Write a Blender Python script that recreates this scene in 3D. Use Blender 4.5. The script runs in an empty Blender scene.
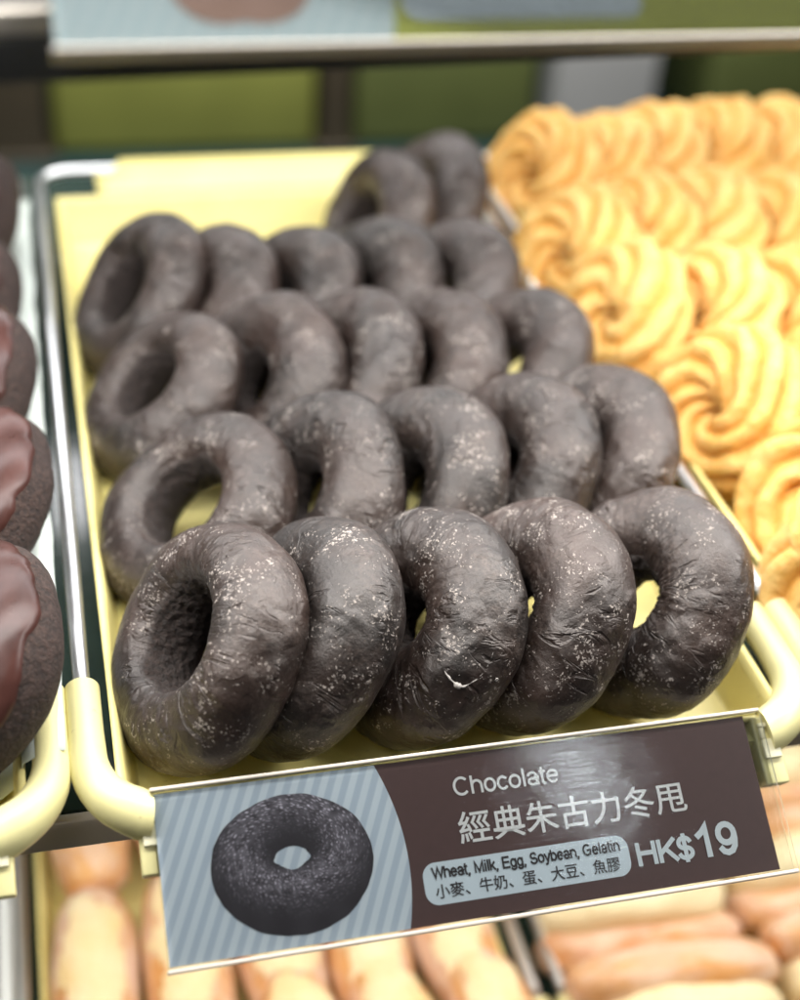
import bpy, math, random
from mathutils import Vector, Matrix, noise

# ------------------------------------------------------------------ camera, world, lamps, exposure
S = bpy.context.scene
COL = S.collection
R_CAM = Matrix(((0.96977382, -0.08698713, 0.22797361),
                (-0.23471293, -0.5879395, 0.77410399),
                (0.06669761, -0.80421414, -0.59058534)))     # columns: right, down, forward
cam = bpy.data.cameras.new('camera')
cam_o = bpy.data.objects.new('camera', cam)
COL.objects.link(cam_o)
m = Matrix((( R_CAM[0][0], -R_CAM[0][1], -R_CAM[0][2]),
            ( R_CAM[1][0], -R_CAM[1][1], -R_CAM[1][2]),
            ( R_CAM[2][0], -R_CAM[2][1], -R_CAM[2][2])))
cam_o.matrix_world = Matrix.Translation((0.00189, -0.34309, 0.32806)) @ m.to_4x4()
cam.sensor_fit = 'HORIZONTAL'
cam.sensor_width = 36.0
cam.lens = 36.0 * 1399.9 / 800.0
cam.clip_start = 0.01
cam.clip_end = 50.0
cam.dof.use_dof = True
cam.dof.focus_distance = 0.448
cam.dof.aperture_fstop = 63.0 / 11.5
S.camera = cam_o

W = bpy.data.worlds.new('World')
S.world = W
W.use_nodes = True
W.node_tree.nodes['Background'].inputs[0].default_value = (0.92, 0.95, 1.0, 1)
W.node_tree.nodes['Background'].inputs[1].default_value = 0.045


def area(name, loc, target, sx, sy, power, color=(1, 1, 1)):
    l = bpy.data.lights.new(name, 'AREA')
    l.shape = 'RECTANGLE'
    l.size, l.size_y, l.energy, l.color = sx, sy, power, color
    o = bpy.data.objects.new(name, l)
    COL.objects.link(o)
    o.location = loc
    d = Vector(target) - Vector(loc)
    o.rotation_euler = d.to_track_quat('-Z', 'Y').to_euler()
    return o


area('ceiling_or_fill_lamp', (0.800, -0.85, 1.70), (0.156, -0.06, 0), 0.06, 0.17, 0.6, (0.88, 0.95, 1.0))
area('ceiling_or_fill_lamp', (-0.62, -0.85, 1.7), (0.1, 0.0, 0), 0.9, 0.5, 5.0, (1.0, 0.98, 0.95))  # fill added to brighten the sign, kept clear of its reflection
area('ceiling_or_fill_lamp', (1.70, -0.75, 1.7), (0.1, 0.0, 0), 0.7, 0.5, 22.0, (1.0, 0.98, 0.95))  # fill added on the right to light the sign and deepen contrast
area('shelf_or_fill_strip', (0.17, 0.005, 0.203), (0.17, -0.015, 0), 0.95, 0.06, 3.1, (1.0, 0.98, 0.96))
area('shelf_or_fill_strip', (0.17, 0.145, 0.203), (0.17, 0.135, 0), 0.95, 0.07, 2.3, (0.98, 0.98, 1.0))
area('shelf_or_fill_strip', (0.17, 0.455, 0.200), (0.17, 0.20, 0), 0.95, 0.05, 1.6, (0.98, 0.98, 1.0))  # strip added to put highlights on the rear doughnut tops
area('shelf_or_fill_strip', (0.17, 0.095, 0.470), (0.17, 0.02, 0.23), 0.95, 0.03, 7.5, (1.0, 0.98, 0.96))  # strip added to light the upper sign; no shelf carries it
area('shelf_or_fill_strip', (0.17, 0.06, -0.052), (0.17, 0.05, -0.26), 0.9, 0.10, 1.7, (1.0, 0.97, 0.92))
area('back_fill_lamp', (0.3, 0.80, 0.75), (0.4, 1.4, -0.3), 1.2, 0.2, 14.0, (1.0, 1.0, 0.95))  # lamp added to light the boxes behind

S.view_settings.view_transform = 'Standard'
S.view_settings.look = 'None'
S.view_settings.exposure = 0.0
S.view_settings.gamma = 1.0
S.cycles.use_denoising = True
S.cycles.max_bounces = 8
S.cycles.sample_clamp_indirect = 4.0


# ------------------------------------------------------------------ helpers
def tag(o, label=None, cat=None, group=None, kind=None):
    if label: o['label'] = label
    if cat: o['category'] = cat
    if group: o['group'] = group
    if kind: o['kind'] = kind
    return o


def empty(name, loc=(0, 0, 0), rot=(0, 0, 0)):
    o = bpy.data.objects.new(name, None)
    COL.objects.link(o)
    o.location = loc
    o.rotation_euler = rot
    o.empty_display_size = 0.01
    return o


class MB:
    """collects geometry for ONE mesh object"""
    def __init__(s):
        s.v, s.f = [], []

    def box(s, a, b, mtx=None):
        n = len(s.v)
        for z in (a[2], b[2]):
            for x, y in ((a[0], a[1]), (b[0], a[1]), (b[0], b[1]), (a[0], b[1])):
                p = Vector((x, y, z))
                s.v.append(mtx @ p if mtx else p)
        for q in ((0, 3, 2, 1), (4, 5, 6, 7), (0, 1, 5, 4), (1, 2, 6, 5), (2, 3, 7, 6), (3, 0, 4, 7)):
            s.f.append([n + i for i in q])
        return s

    def tube(s, path, radii, seg=20, cap=True):
        path = [Vector(p) for p in path]
        n0 = len(s.v)
        N = len(path)
        up = Vector((0, 0, 1))
        for i, p in enumerate(path):
            t = (path[min(i + 1, N - 1)] - path[max(i - 1, 0)]).normalized()
            side = t.cross(up)
            if side.length < 1e-4:
                side = t.cross(Vector((0, 1, 0)))
            side.normalize()
            w = side.cross(t).normalized()
            r = radii[i] if isinstance(radii, (list, tuple)) else radii
            for k in range(seg):
                a = 2 * math.pi * k / seg
                s.v.append(p + side * math.cos(a) * r + w * math.sin(a) * r)
        for i in range(N - 1):
            for k in range(seg):
                k2 = (k + 1) % seg
                s.f.append([n0 + i * seg + k, n0 + i * seg + k2, n0 + (i + 1) * seg + k2, n0 + (i + 1) * seg + k])
        if cap:
            s.f.append([n0 + k for k in range(seg)][::1])
            s.f.append([n0 + (N - 1) * seg + k for k in range(seg)][::-1])
        return s

    def poly(s, pts):
        n = len(s.v)
        s.v += [Vector(p) for p in pts]
        s.f.append(list(range(n, n + len(pts))))
        return s

    def build(s, name, mat, parent=None, smooth=False, bevel=0, subsurf=0):
        me = bpy.data.meshes.new(name)
        me.from_pydata([tuple(v) for v in s.v], [], s.f)
        me.update()
        return link(name, me, mat, parent, smooth, bevel, subsurf)


def link(name, me, mat, parent=None, smooth=False, bevel=0, subsurf=0):
    if mat and not me.materials:
        me.materials.append(mat)
    if smooth:
        me.polygons.foreach_set('use_smooth', [True] * len(me.polygons))
    o = bpy.data.objects.new(name, me)
    COL.objects.link(o)
    if parent:
        o.parent = parent
    if bevel:
        b = o.modifiers.new('bevel', 'BEVEL')
        b.width, b.segments, b.limit_method = bevel, 3, 'ANGLE'
        me.polygons.foreach_set('use_smooth', [True] * len(me.polygons))
    if subsurf:
        b = o.modifiers.new('subsurf', 'SUBSURF')
        b.levels = b.render_levels = subsurf
    return o


def kids(o):
    return [c for c in bpy.data.objects if c.parent == o]


def copy_tree(o, parent=None):
    c = o.copy()
    COL.objects.link(c)
    if parent:
        c.parent = parent
    for ch in kids(o):
        copy_tree(ch, c)
    return c


def arc(c, r, a0, a1, n, z=0.0):
    return [(c[0] + r * math.cos(a0 + (a1 - a0) * i / n), c[1] + r * math.sin(a0 + (a1 - a0) * i / n), z) for i in range(n + 1)]


# ------------------------------------------------------------------ materials
class NT:
    def __init__(s, name):
        s.m = bpy.data.materials.new(name)
        s.m.use_nodes = True
        s.t = s.m.node_tree
        s.p = s.t.nodes['Principled BSDF']

    def n(s, kind, **kw):
        x = s.t.nodes.new(kind)
        for k, v in kw.items():
            if isinstance(k, str) and hasattr(x, k):
                setattr(x, k, v)
        return x

    def l(s, a, b):
        s.t.links.new(a, b)

    def noise(s, vec, scale, detail=4, rough=0.55, dist=0.0):
        x = s.n('ShaderNodeTexNoise')
        x.inputs['Scale'].default_value = scale
        x.inputs['Detail'].default_value = detail
        x.inputs['Roughness'].default_value = rough
        x.inputs['Distortion'].default_value = dist
        s.l(vec, x.inputs['Vector'])
        return x.outputs['Fac']

    def ramp(s, fac, stops):
        x = s.n('ShaderNodeValToRGB')
        e = x.color_ramp.elements
        while len(e) < len(stops):
            e.new(0.5)
        for i, (p, c) in enumerate(stops):
            e[i].position = p
            e[i].color = (c, c, c, 1) if not isinstance(c, tuple) else (*c, 1)
        s.l(fac, x.inputs['Fac'])
        return x.outputs['Color']

    def mix(s, fac, a, b):
        x = s.n('ShaderNodeMix')
        x.data_type = 'RGBA'
        for sock, v in ((x.inputs['Factor'], fac), (x.inputs['A'], a), (x.inputs['B'], b)):
            pass
        ins = [i for i in x.inputs if i.enabled]
        fs = [i for i in x.inputs if i.name == 'Factor' and i.type == 'VALUE'][0]
        ca = [i for i in x.inputs if i.name == 'A' and i.type == 'RGBA'][0]
        cb = [i for i in x.inputs if i.name == 'B' and i.type == 'RGBA'][0]
        for sock, v in ((fs, fac), (ca, a), (cb, b)):
            if isinstance(v, (int, float)):
                sock.default_value = v
            elif isinstance(v, tuple):
                sock.default_value = (*v, 1)
            else:
                s.l(v, sock)
        return [o for o in x.outputs if o.type == 'RGBA'][0]

    def math(s, op, a, b=None, clamp=False):
        x = s.n('ShaderNodeMath')
        x.operation = op
        x.use_clamp = clamp
        for i, v in enumerate((a, b)):
            if v is None: continue
            if isinstance(v, (int, float)):
                x.inputs[i].default_value = v
            else:
                s.l(v, x.inputs[i])
        return x.outputs[0]

    def bump(s, height, dist, strength=1.0, normal=None):
        x = s.n('ShaderNodeBump')
        x.inputs['Distance'].default_value = dist
        x.inputs['Strength'].default_value = strength
        s.l(height, x.inputs['Height'])
        if normal:
            s.l(normal, x.inputs['Normal'])
        return x.outputs['Normal']

    def objvec(s, rand=True):
        tc = s.n('ShaderNodeTexCoord')
        if not rand:
            return tc.outputs['Object']
        oi = s.n('ShaderNodeObjectInfo')
        v = s.n('ShaderNodeVectorMath')
        v.operation = 'ADD'
        s.l(tc.outputs['Object'], v.inputs[0])
        r = s.math('MULTIPLY', oi.outputs['Random'], 7.3)
        s.l(r, v.inputs[1])
        return v.outputs[0]

    def attr(s, name):
        x = s.n('ShaderNodeAttribute')
        x.attribute_name = name
        return x.outputs

    def set(s, **kw):
        for k, v in kw.items():
            sock = s.p.inputs[k.replace('_', ' ')]
            if isinstance(v, tuple):
                sock.default_value = (*v, 1) if len(v) == 3 and sock.type == 'RGBA' else v
            elif isinstance(v, (int, float)):
                sock.default_value = v
            else:
                s.l(v, sock)
        return s


def plain(name, col, rough=0.5, metal=0.0, var=0.06, scale=60, **kw):
    t = NT(name)
    v = t.objvec(False)
    f = t.noise(v, scale, 4)
    c = t.mix(f, tuple(x * (1 - var) for x in col), tuple(min(1, x * (1 + var)) for x in col))
    r = t.math('ADD', t.math('MULTIPLY', t.noise(v, scale * 3, 3), 0.14), rough - 0.07)
    t.set(Base_Color=c, Roughness=r, Metallic=metal, **kw)
    return t.m


def m_chocolate():
    t = NT('chocolate_glaze_crust')
    v = t.objvec()
    uv = t.n('ShaderNodeUVMap').outputs['UV']
    oi = t.n('ShaderNodeObjectInfo').outputs['Random']
    inner = t.attr('inner')['Fac']
    # crust: black brown with warmer fried areas, a little different on every ring
    warm = t.math('ADD', t.ramp(t.noise(v, 34, 5, 0.62), [(0.36, 0.0), (0.70, 1.0)]), t.math('MULTIPLY', t.math('SUBTRACT', oi, 0.5), 0.5), True)
    base = t.mix(warm, (0.0065, 0.0046, 0.0038), (0.029, 0.0150, 0.0105))
    # thin dried sugar film in clouds
    cloud = t.ramp(t.noise(v, 46, 6, 0.68, 0.5), [(0.43, 0.0), (0.66, 1.0)])
    grain = t.ramp(t.noise(v, 520, 4, 0.7), [(0.42, 0.0), (0.66, 1.0)])
    film = t.math('MULTIPLY', t.math('MULTIPLY', cloud, grain), 0.30)
    c = t.mix(film, base, (0.18, 0.135, 0.112))
    # sugar grains: cells of two sizes that cluster in patches
    nz = t.n('ShaderNodeTexNoise'); nz.inputs['Scale'].default_value = 600; nz.inputs['Detail'].default_value = 4
    t.l(v, nz.inputs['Vector'])
    sc = t.n('ShaderNodeVectorMath'); sc.operation = 'SCALE'; sc.inputs['Scale'].default_value = 0.0026
    t.l(nz.outputs['Color'], sc.inputs[0])
    dv = t.n('ShaderNodeVectorMath'); dv.operation = 'ADD'
    t.l(v, dv.inputs[0]); t.l(sc.outputs[0], dv.inputs[1])
    patch = t.noise(v, 85, 4, 0.65)

    def grains(scale, lo, hi, top):
        vor = t.n('ShaderNodeTexVoronoi')
        vor.inputs['Scale'].default_value = scale
        t.l(dv.outputs[0], vor.inputs['Vector'])
        sep = t.n('ShaderNodeSeparateColor')
        t.l(vor.outputs['Color'], sep.inputs[0])
        dens = t.ramp(patch, [(lo, 0.015), (hi, top)])
        size = t.math('MULTIPLY', t.math('SUBTRACT', dens, sep.outputs[0]), 1.5)
        edge = t.math('SUBTRACT', size, vor.outputs['Distance'])
        return t.math('MULTIPLY', t.ramp(edge, [(0.0, 0.0), (0.10, 1.0)]), t.math('ADD', 0.25, t.math('MULTIPLY', sep.outputs[1], 0.75)))
    smear = t.math('MULTIPLY', t.ramp(t.noise(v, 190, 6, 0.75, 1.6), [(0.645, 0.0), (0.70, 1.0)]), grain)
    flake = t.math('MAXIMUM', t.math('MAXIMUM', grains(1250, 0.38, 0.68, 0.70), grains(640, 0.46, 0.74, 0.50)), t.math('MULTIPLY', smear, 0.7))
    flake = t.math('MULTIPLY', flake, t.math('SUBTRACT', 1.0, t.math('MULTIPLY', inner, 0.9)))
    c = t.mix(t.math('MULTIPLY', flake, 0.85), c, (0.40, 0.35, 0.31))
    crumb = t.mix(t.ramp(t.noise(v, 500, 4, 0.7), [(0.35, 0.0), (0.7, 1.0)]), (0.007, 0.0045, 0.004), (0.036, 0.021, 0.016))
    c = t.mix(inner, c, crumb)
    rough = t.math('ADD', 0.30, t.math('ADD', t.math('MULTIPLY', t.noise(v, 130, 5, 0.65), 0.32), t.math('ADD', t.math('MULTIPLY', inner, 0.4), t.math('MULTIPLY', flake, 0.3))), True)
    # bumps: creases across the tube, pimples, raised grains
    mp = t.n('ShaderNodeMapping')
    mp.inputs['Scale'].default_value = (34, 6, 1)
    t.l(uv, mp.inputs['Vector'])
    off = t.n('ShaderNodeVectorMath'); off.operation = 'ADD'
    t.l(mp.outputs[0], off.inputs[0])
    t.l(t.math('MULTIPLY', oi, 31.0), off.inputs[1])
    cr = t.noise(off.outputs[0], 1.0, 3, 0.55, 1.3)
    crm = t.ramp(t.noise(v, 50, 2), [(0.46, 0.0), (0.58, 1.0)])
    crease = t.math('MULTIPLY', t.ramp(cr, [(0.34, 0.0), (0.46, 1.0)]), crm)
    n1 = t.bump(crease, 0.0014, 0.55)
    n2 = t.bump(t.noise(v, 150, 5, 0.6), 0.0010, 0.34, n1)
    n3 = t.bump(t.math('ADD', t.noise(v, 800, 4, 0.65), t.math('MULTIPLY', flake, 0.9)), 0.0005, 0.55, n2)
    n4 = t.bump(t.math('MULTIPLY', t.noise(v, 380, 4, 0.7), inner), 0.0030, 0.9, n3)
    t.set(Base_Color=c, Roughness=rough, Normal=n4, Specular_IOR_Level=0.75, Specular_Tint=(1.0, 0.94, 0.90))
    return t.m


def m_cake():
    t = NT('chocolate_cake_crumb')
    v = t.objvec()
    f = t.noise(v, 600, 4, 0.7)
    c = t.mix(t.ramp(f, [(0.35, 0.0), (0.7, 1.0)]), (0.014, 0.008, 0.006), (0.066, 0.037, 0.028))
    t.set(Base_Color=c, Roughness=0.85, Normal=t.bump(t.math('ADD', f, t.noise(v, 180, 4)), 0.0022, 0.9))
    return t.m


def m_glaze():
    t = NT('milk_chocolate_glaze')
    v = t.objvec()
    c = t.mix(t.ramp(t.noise(v, 50, 4), [(0.35, 0.0), (0.7, 1.0)]), (0.034, 0.013, 0.010), (0.075, 0.029, 0.023))
    t.set(Base_Color=c, Roughness=t.ramp(t.noise(v, 90, 4), [(0.3, 0.26), (0.7, 0.40)]), Specular_IOR_Level=0.32,
          Normal=t.bump(t.noise(v, 60, 3), 0.0006, 0.35))
    return t.m


def m_cruller():
    t = NT('fried_cruller_crust')
    v = t.objvec()
    oi = t.n('ShaderNodeObjectInfo').outputs['Random']
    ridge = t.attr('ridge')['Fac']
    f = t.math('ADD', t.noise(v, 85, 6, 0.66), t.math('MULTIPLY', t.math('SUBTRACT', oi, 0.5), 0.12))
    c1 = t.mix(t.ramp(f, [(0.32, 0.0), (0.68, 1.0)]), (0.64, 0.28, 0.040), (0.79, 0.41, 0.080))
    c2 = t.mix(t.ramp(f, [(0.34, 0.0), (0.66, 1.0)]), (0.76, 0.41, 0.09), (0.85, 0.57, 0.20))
    c = t.mix(t.ramp(ridge, [(0.15, 0.0), (0.85, 1.0)]), c1, c2)  # deeper orange valleys: light bounced between ridges put into the colour
    brown = t.ramp(t.noise(v, 240, 5, 0.7), [(0.60, 0.0), (0.72, 0.55)])
    c = t.mix(brown, c, (0.50, 0.20, 0.03))
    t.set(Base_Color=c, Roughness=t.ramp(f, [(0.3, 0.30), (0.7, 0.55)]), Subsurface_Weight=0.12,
          Subsurface_Radius=(0.005, 0.002, 0.0006), Subsurface_Scale=1.0,
          Normal=t.bump(t.math('ADD', t.noise(v, 330, 5, 0.7), t.math('MULTIPLY', t.noise(v, 90, 4), 1.4)), 0.0022, 0.75))
    return t.m


def m_bun(c0, c1, name, dust=0.0):
    t = NT(name)
    v = t.objvec()
    c = t.mix(t.ramp(t.noise(v, 45, 5, 0.65), [(0.3, 0.0), (0.7, 1.0)]), c0, c1)
    if dust:
        mp = t.n('ShaderNodeMapping'); mp.inputs['Scale'].default_value = (0.4, 1.2, 1.2)
        t.l(v, mp.inputs['Vector'])
        d = t.math('MULTIPLY', t.ramp(t.noise(mp.outputs[0], 60, 5, 0.65, 0.4), [(0.38, 0.0), (0.68, 1.0)]), dust)
        c = t.mix(d, c, (0.84, 0.70, 0.60))
    t.set(Base_Color=c, Roughness=0.5, Normal=t.bump(t.noise(v, 160, 5, 0.65), 0.002, 0.7))
    return t.m


def m_plastic(name, c0, c1):
    t = NT(name)
    v = t.objvec(False)
    c = t.mix(t.ramp(t.noise(v, 25, 5, 0.6), [(0.3, 0.0), (0.75, 1.0)]), c0, c1)
    grime = t.ramp(t.noise(v, 190, 4, 0.7), [(0.64, 0.0), (0.74, 0.55)])
    c = t.mix(grime, c, (0.42, 0.33, 0.14))
    t.set(Base_Color=c, Roughness=t.math('ADD', 0.26, t.math('MULTIPLY', t.noise(v, 90, 4), 0.22)),
          Normal=t.bump(t.noise(v, 150, 3), 0.0004, 0.25))
    return t.m


def m_chrome():
    t = NT('polished_steel')
    v = t.objvec(False)
    t.set(Base_Color=(0.90, 0.91, 0.92), Metallic=1.0, Roughness=t.math('ADD', 0.24, t.math('MULTIPLY', t.noise(v, 220, 4), 0.16)))
    return t.m


def m_stripes(name, c0, c1, period, ang):
    t = NT(name)
    v = t.objvec(False)
    mp = t.n('ShaderNodeMapping')
    mp.inputs['Rotation'].default_value = (0, 0, ang)
    t.l(v, mp.inputs['Vector'])
    w = t.n('ShaderNodeTexWave')
    w.wave_type, w.bands_direction, w.wave_profile = 'BANDS', 'X', 'SIN'
    w.inputs['Scale'].default_value = 2 * math.pi / 20.0 / period
    w.inputs['Distortion'].default_value = 0.0
    t.l(mp.outputs[0], w.inputs['Vector'])
    c = t.mix(t.ramp(w.outputs['Fac'], [(0.30, 0.0), (0.70, 1.0)]), c0, c1)
    t.set(Base_Color=c, Roughness=0.5)
    return t.m


def m_acrylic():
    """thin clear scratched sheet: mostly see-through, a fresnel reflection on top"""
    t = NT('clear_acrylic')
    v = t.objvec(False)
    mp = t.n('ShaderNodeMapping')
    mp.inputs['Scale'].default_value = (60, 900, 60)
    mp.inputs['Rotation'].default_value = (0, 0, 0.5)
    t.l(v, mp.inputs['Vector'])
    scr = t.noise(mp.outputs[0], 1.0, 5, 0.7, 0.4)
    wob = t.noise(v, 42, 3, 0.5)
    n1 = t.bump(wob, 0.0006, 0.25)
    n2 = t.bump(scr, 0.00006, 0.35, n1)
    tr = t.n('ShaderNodeBsdfTransparent')
    tr.inputs[0].default_value = (0.97, 0.98, 0.98, 1)
    gl = t.n('ShaderNodeBsdfGlossy')
    gl.inputs['Roughness'].default_value = 0.065
    t.l(n2, gl.inputs['Normal'])
    fr = t.n('ShaderNodeFresnel')
    fr.inputs['IOR'].default_value = 1.5
    mx = t.n('ShaderNodeMixShader')
    t.l(t.math('MULTIPLY', fr.outputs[0], 0.8), mx.inputs[0])
    t.l(tr.outputs[0], mx.inputs[1])
    t.l(gl.outputs[0], mx.inputs[2])
    t.l(mx.outputs[0], t.t.nodes['Material Output'].inputs['Surface'])
    return t.m


def m_vcol(name):
    t = NT(name)
    t.set(Base_Color=t.attr('ink')['Color'], Roughness=0.5)
    return t.m


M = dict(
    choc=m_chocolate(), cake=m_cake(), glaze=m_glaze(), cruller=m_cruller(),
    tube=m_plastic('pale_yellow_plastic', (0.72, 0.66, 0.31), (0.78, 0.73, 0.38)),
    liner=m_plastic('yellow_plastic', (0.82, 0.71, 0.25), (0.87, 0.77, 0.33)),
    chrome=m_chrome(),
    shelf=plain('dark_green_glass_shelf', (0.035, 0.06, 0.05), 0.12, var=0.1),
    steel=plain('grey_beige_steel', (0.74, 0.67, 0.58), 0.4, var=0.08, scale=30),
    darkmetal=plain('dark_grey_metal', (0.10, 0.10, 0.095), 0.35, var=0.15, scale=30),
    brown=plain('brown_print', (0.100, 0.050, 0.046), 0.5, var=0.12, scale=300),
    stripes=m_stripes('blue_striped_print', (0.54, 0.64, 0.74), (0.73, 0.82, 0.89), 0.0043, math.radians(24)),
    stripes_pale=m_stripes('pale_blue_striped_print', (0.72, 0.88, 0.91), (0.80, 0.93, 0.95), 0.0043, math.radians(24)),
    pill=plain('pale_blue_print', (0.76, 0.87, 0.94), 0.5, var=0.02),
    white=plain('white_ink', (0.90, 0.90, 0.89), 0.5, var=0.02),
    ice=plain('pale_blue_ink', (0.80, 0.88, 0.92), 0.5, var=0.02),
    black=plain('dark_ink', (0.035, 0.028, 0.03), 0.5, var=0.05),
    green=plain('olive_green_print', (0.58, 0.62, 0.11), 0.5, var=0.05),
    filler=plain('pale_filler', (0.66, 0.72, 0.66), 0.5, var=0.06, scale=40),
    sugar_white=plain('dried_sugar', (0.40, 0.37, 0.34), 0.6, var=0.2, scale=900),
    grey_plastic=plain('pale_grey_plastic', (0.62, 0.64, 0.62), 0.4, var=0.05, scale=20),
    acrylic=m_acrylic(),
    edge=plain('acrylic_edge', (0.74, 0.67, 0.58), 0.2, var=0.10, scale=200),
    clip=plain('cream_plastic', (0.84, 0.80, 0.56), 0.4),
    ink=m_vcol('printed_picture'),
    bun=m_bun((0.58, 0.21, 0.045), (0.76, 0.40, 0.13), 'golden_bun_crust', 0.75),
    sugar=m_bun((0.82, 0.58, 0.26), (0.88, 0.74, 0.48), 'sugar_icing'),
    cream=m_bun((0.85, 0.70, 0.40), (0.90, 0.78, 0.50), 'custard_cream'),
    wall=plain('dark_green_wall', (0.030, 0.040, 0.030), 0.5, var=0.3, scale=8),
    olive=plain('olive_green_box', (0.21, 0.225, 0.05), 0.5, var=0.45, scale=5),
    moss=plain('dark_moss_box', (0.10, 0.12, 0.035), 0.5, var=0.55, scale=5),
    post=plain('grey_painted_post', (0.42, 0.42, 0.42), 0.5, var=0.06, scale=12),
    teal=plain('dark_teal_ledge', (0.03, 0.075, 0.075), 0.4, var=0.3, scale=12),
    brownwood=plain('dark_brown_post', (0.07, 0.055, 0.035), 0.5, var=0.2, scale=12),
)

PITCH = 0.25
FLOOR = -0.022

# ------------------------------------------------------------------ shelves and what is behind them
def shelf(z, label, edge_y=-0.033, dark=False, rot=0.0, x0=-0.6, x1=1.0):
    r = empty('display_shelf', (0.0, 0, z), (0, rot, 0))
    tag(r, label, 'shelf', 'shelves of the display case')
    MB().box((x0, edge_y + 0.004, -0.034), (x1, 0.47, -0.0245)).build('shelf_board', M['shelf'], r)
    if not dark:
        MB().box((x0, edge_y, -0.0385), (x1, edge_y + 0.0036, -0.0250)).build('front_edge', M['steel'], r, bevel=0.001)
    return r


shelf(0.0, 'middle shelf of dark green glass carrying the doughnut and cruller trays')
shelf(-0.26, 'lower shelf of dark glass carrying the iced and cream filled buns')
up = empty('display_shelf', (-0.0053, 0, 0.2136), (0, -math.atan2(0.0051, 0.1934), 0))
tag(up, 'upper shelf with beige edge over a dark grey rail, above the doughnuts', 'shelf', 'shelves of the display case')
MB().box((-0.6, -0.026, 0.008), (1.0, 0.47, 0.0145)).build('shelf_board', M['darkmetal'], up)
MB().box((-0.6, -0.0300, 0.0105), (1.0, -0.0264, 0.0160)).build('front_edge', M['steel'], up, bevel=0.0006)
MB().box((-0.6, -0.0304, 0.0), (1.0, -0.0240, 0.0101)).build('under_rail', M['darkmetal'], up, bevel=0.0006)

bw = MB().box((-1.2, 1.75, -1.0), (2.4, 1.80, 0.8)).build('back_wall', M['wall'])
tag(bw, kind='structure')
fl = MB().box((-1.5, -0.6, -1.02), (2.5, 1.8, -1.0)).build('floor', M['wall'])
tag(fl, kind='structure')


def crate(x0, x1, z0, z1, mat, label):
    b = MB().box((x0, 1.30, z0), (x1, 1.55, z1 - 0.01)).build('storage_box', mat, None, bevel=0.012)
    tag(b, label, 'box', 'green boxes behind the case')
    lid = MB().box((x0 - 0.004, 1.295, z1 - 0.0095), (x1 + 0.004, 1.555, z1 + 0.012)).build('lid', mat, b, bevel=0.005)
    return b


ledge = MB().box((-1.2, 1.24, -1.0), (2.2, 1.70, -0.362)).build('back_counter', M['teal'], None, bevel=0.006)
tag(ledge, 'dark teal counter low behind the trays at the back of the case', 'counter')
crate(0.020, 0.338, -0.360, -0.17, M['olive'], 'bright olive box behind the empty part of the yellow tray')
crate(0.385, 0.622, -0.360, -0.17, M['moss'], 'dark moss green box left of the grey post, behind the chocolate doughnuts')
crate(0.860, 1.03, -0.360, -0.17, M['moss'], 'dark green box behind the right end of the crullers')
for x0, x1, y0, mt_, lb in ((0.634, 0.770, 1.27, 'post', 'light grey square post behind the crullers at the back of the case'),
                            (0.343, 0.378, 1.29, 'brownwood', 'thin dark post between the olive and the moss green box'),
                            (-0.060, 0.012, 1.29, 'brownwood', 'dark brown post at the far left behind the yellow tray corner')):
    p = MB().box((x0, y0, -0.360), (x1, y0 + 0.07, 0.50)).box((x0 - 0.01, y0 - 0.01, -0.362), (x1 + 0.01, y0 + 0.08, -0.352)).build('upright_post', M[mt_], None, bevel=0.004)
    tag(p, lb, 'post')


# ------------------------------------------------------------------ trays
def liner_mesh():
    mb = MB()
    x0, x1, y0, y1 = 0.0080, 0.2310, -0.0485, 0.386
    xs = [x0 + (x1 - x0) * i / 60 for i in range(61)]
    ys = [y0 + (y1 - y0) * i / 100 for i in range(101)]

    def ss(a, b, x):
        k = min(1, max(0, (x - a) / (b - a)))
        return k * k * (3 - 2 * k)

    for e in range(2, 9):      # refine the borders
        pass
    xs = sorted(set([x0 + 0.009 * i / 8 for i in range(9)] + [x1 - 0.009 * i / 8 for i in range(9)] + xs))
    ys = sorted(set([y0 + 0.012 * i / 8 for i in range(9)] + [y1 - 0.022 * i / 8 for i in range(9)] + ys))

    def h(x, y):
        k = max(1 - ss(0.0018, 0.0075, x - x0), 1 - ss(0.0018, 0.0075, x1 - x))
        k = max(k, (1 - ss(0.001, 0.011, y - y0)) * 0.95, 1 - ss(0.0, 0.02, y1 - y))
        return FLOOR + (-0.0015 - FLOOR) * k
    for y in ys:
        for x in xs:
            mb.v.append(Vector((x, y, h(x, y))))
    nx = len(xs)
    for j in range(len(ys) - 1):
        for i in range(nx - 1):
            a = j * nx + i
            mb.f.append([a, a + 1, a + nx + 1, a + nx])
    # back tab that folds over the rail
    n = len(mb.v)
    prof = [(0.3855, -0.0016), (0.395, 0.0005), (0.405, 0.0028), (0.412, 0.0040), (0.418, 0.0042), (0.424, 0.0036), (0.4275, 0.001), (0.4285, -0.004)]
    tx = [0.031 + (0.209 - 0.031) * i / 24 for i in range(25)]
    for y, z in prof:
        for x in tx:
            if x < 0.044 or x > 0.196:
                k = 1.0
                yy, zz = min(y, 0.4125), min(z, 0.0005)
            else:
                yy, zz = y, z
            mb.v.append(Vector((x, yy, zz)))
    for j in range(len(prof) - 1):
        for i in range(24):
            a = n + j * 25 + i
            mb.f.append([a, a + 1, a + 26, a + 25])
    return mb


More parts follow.
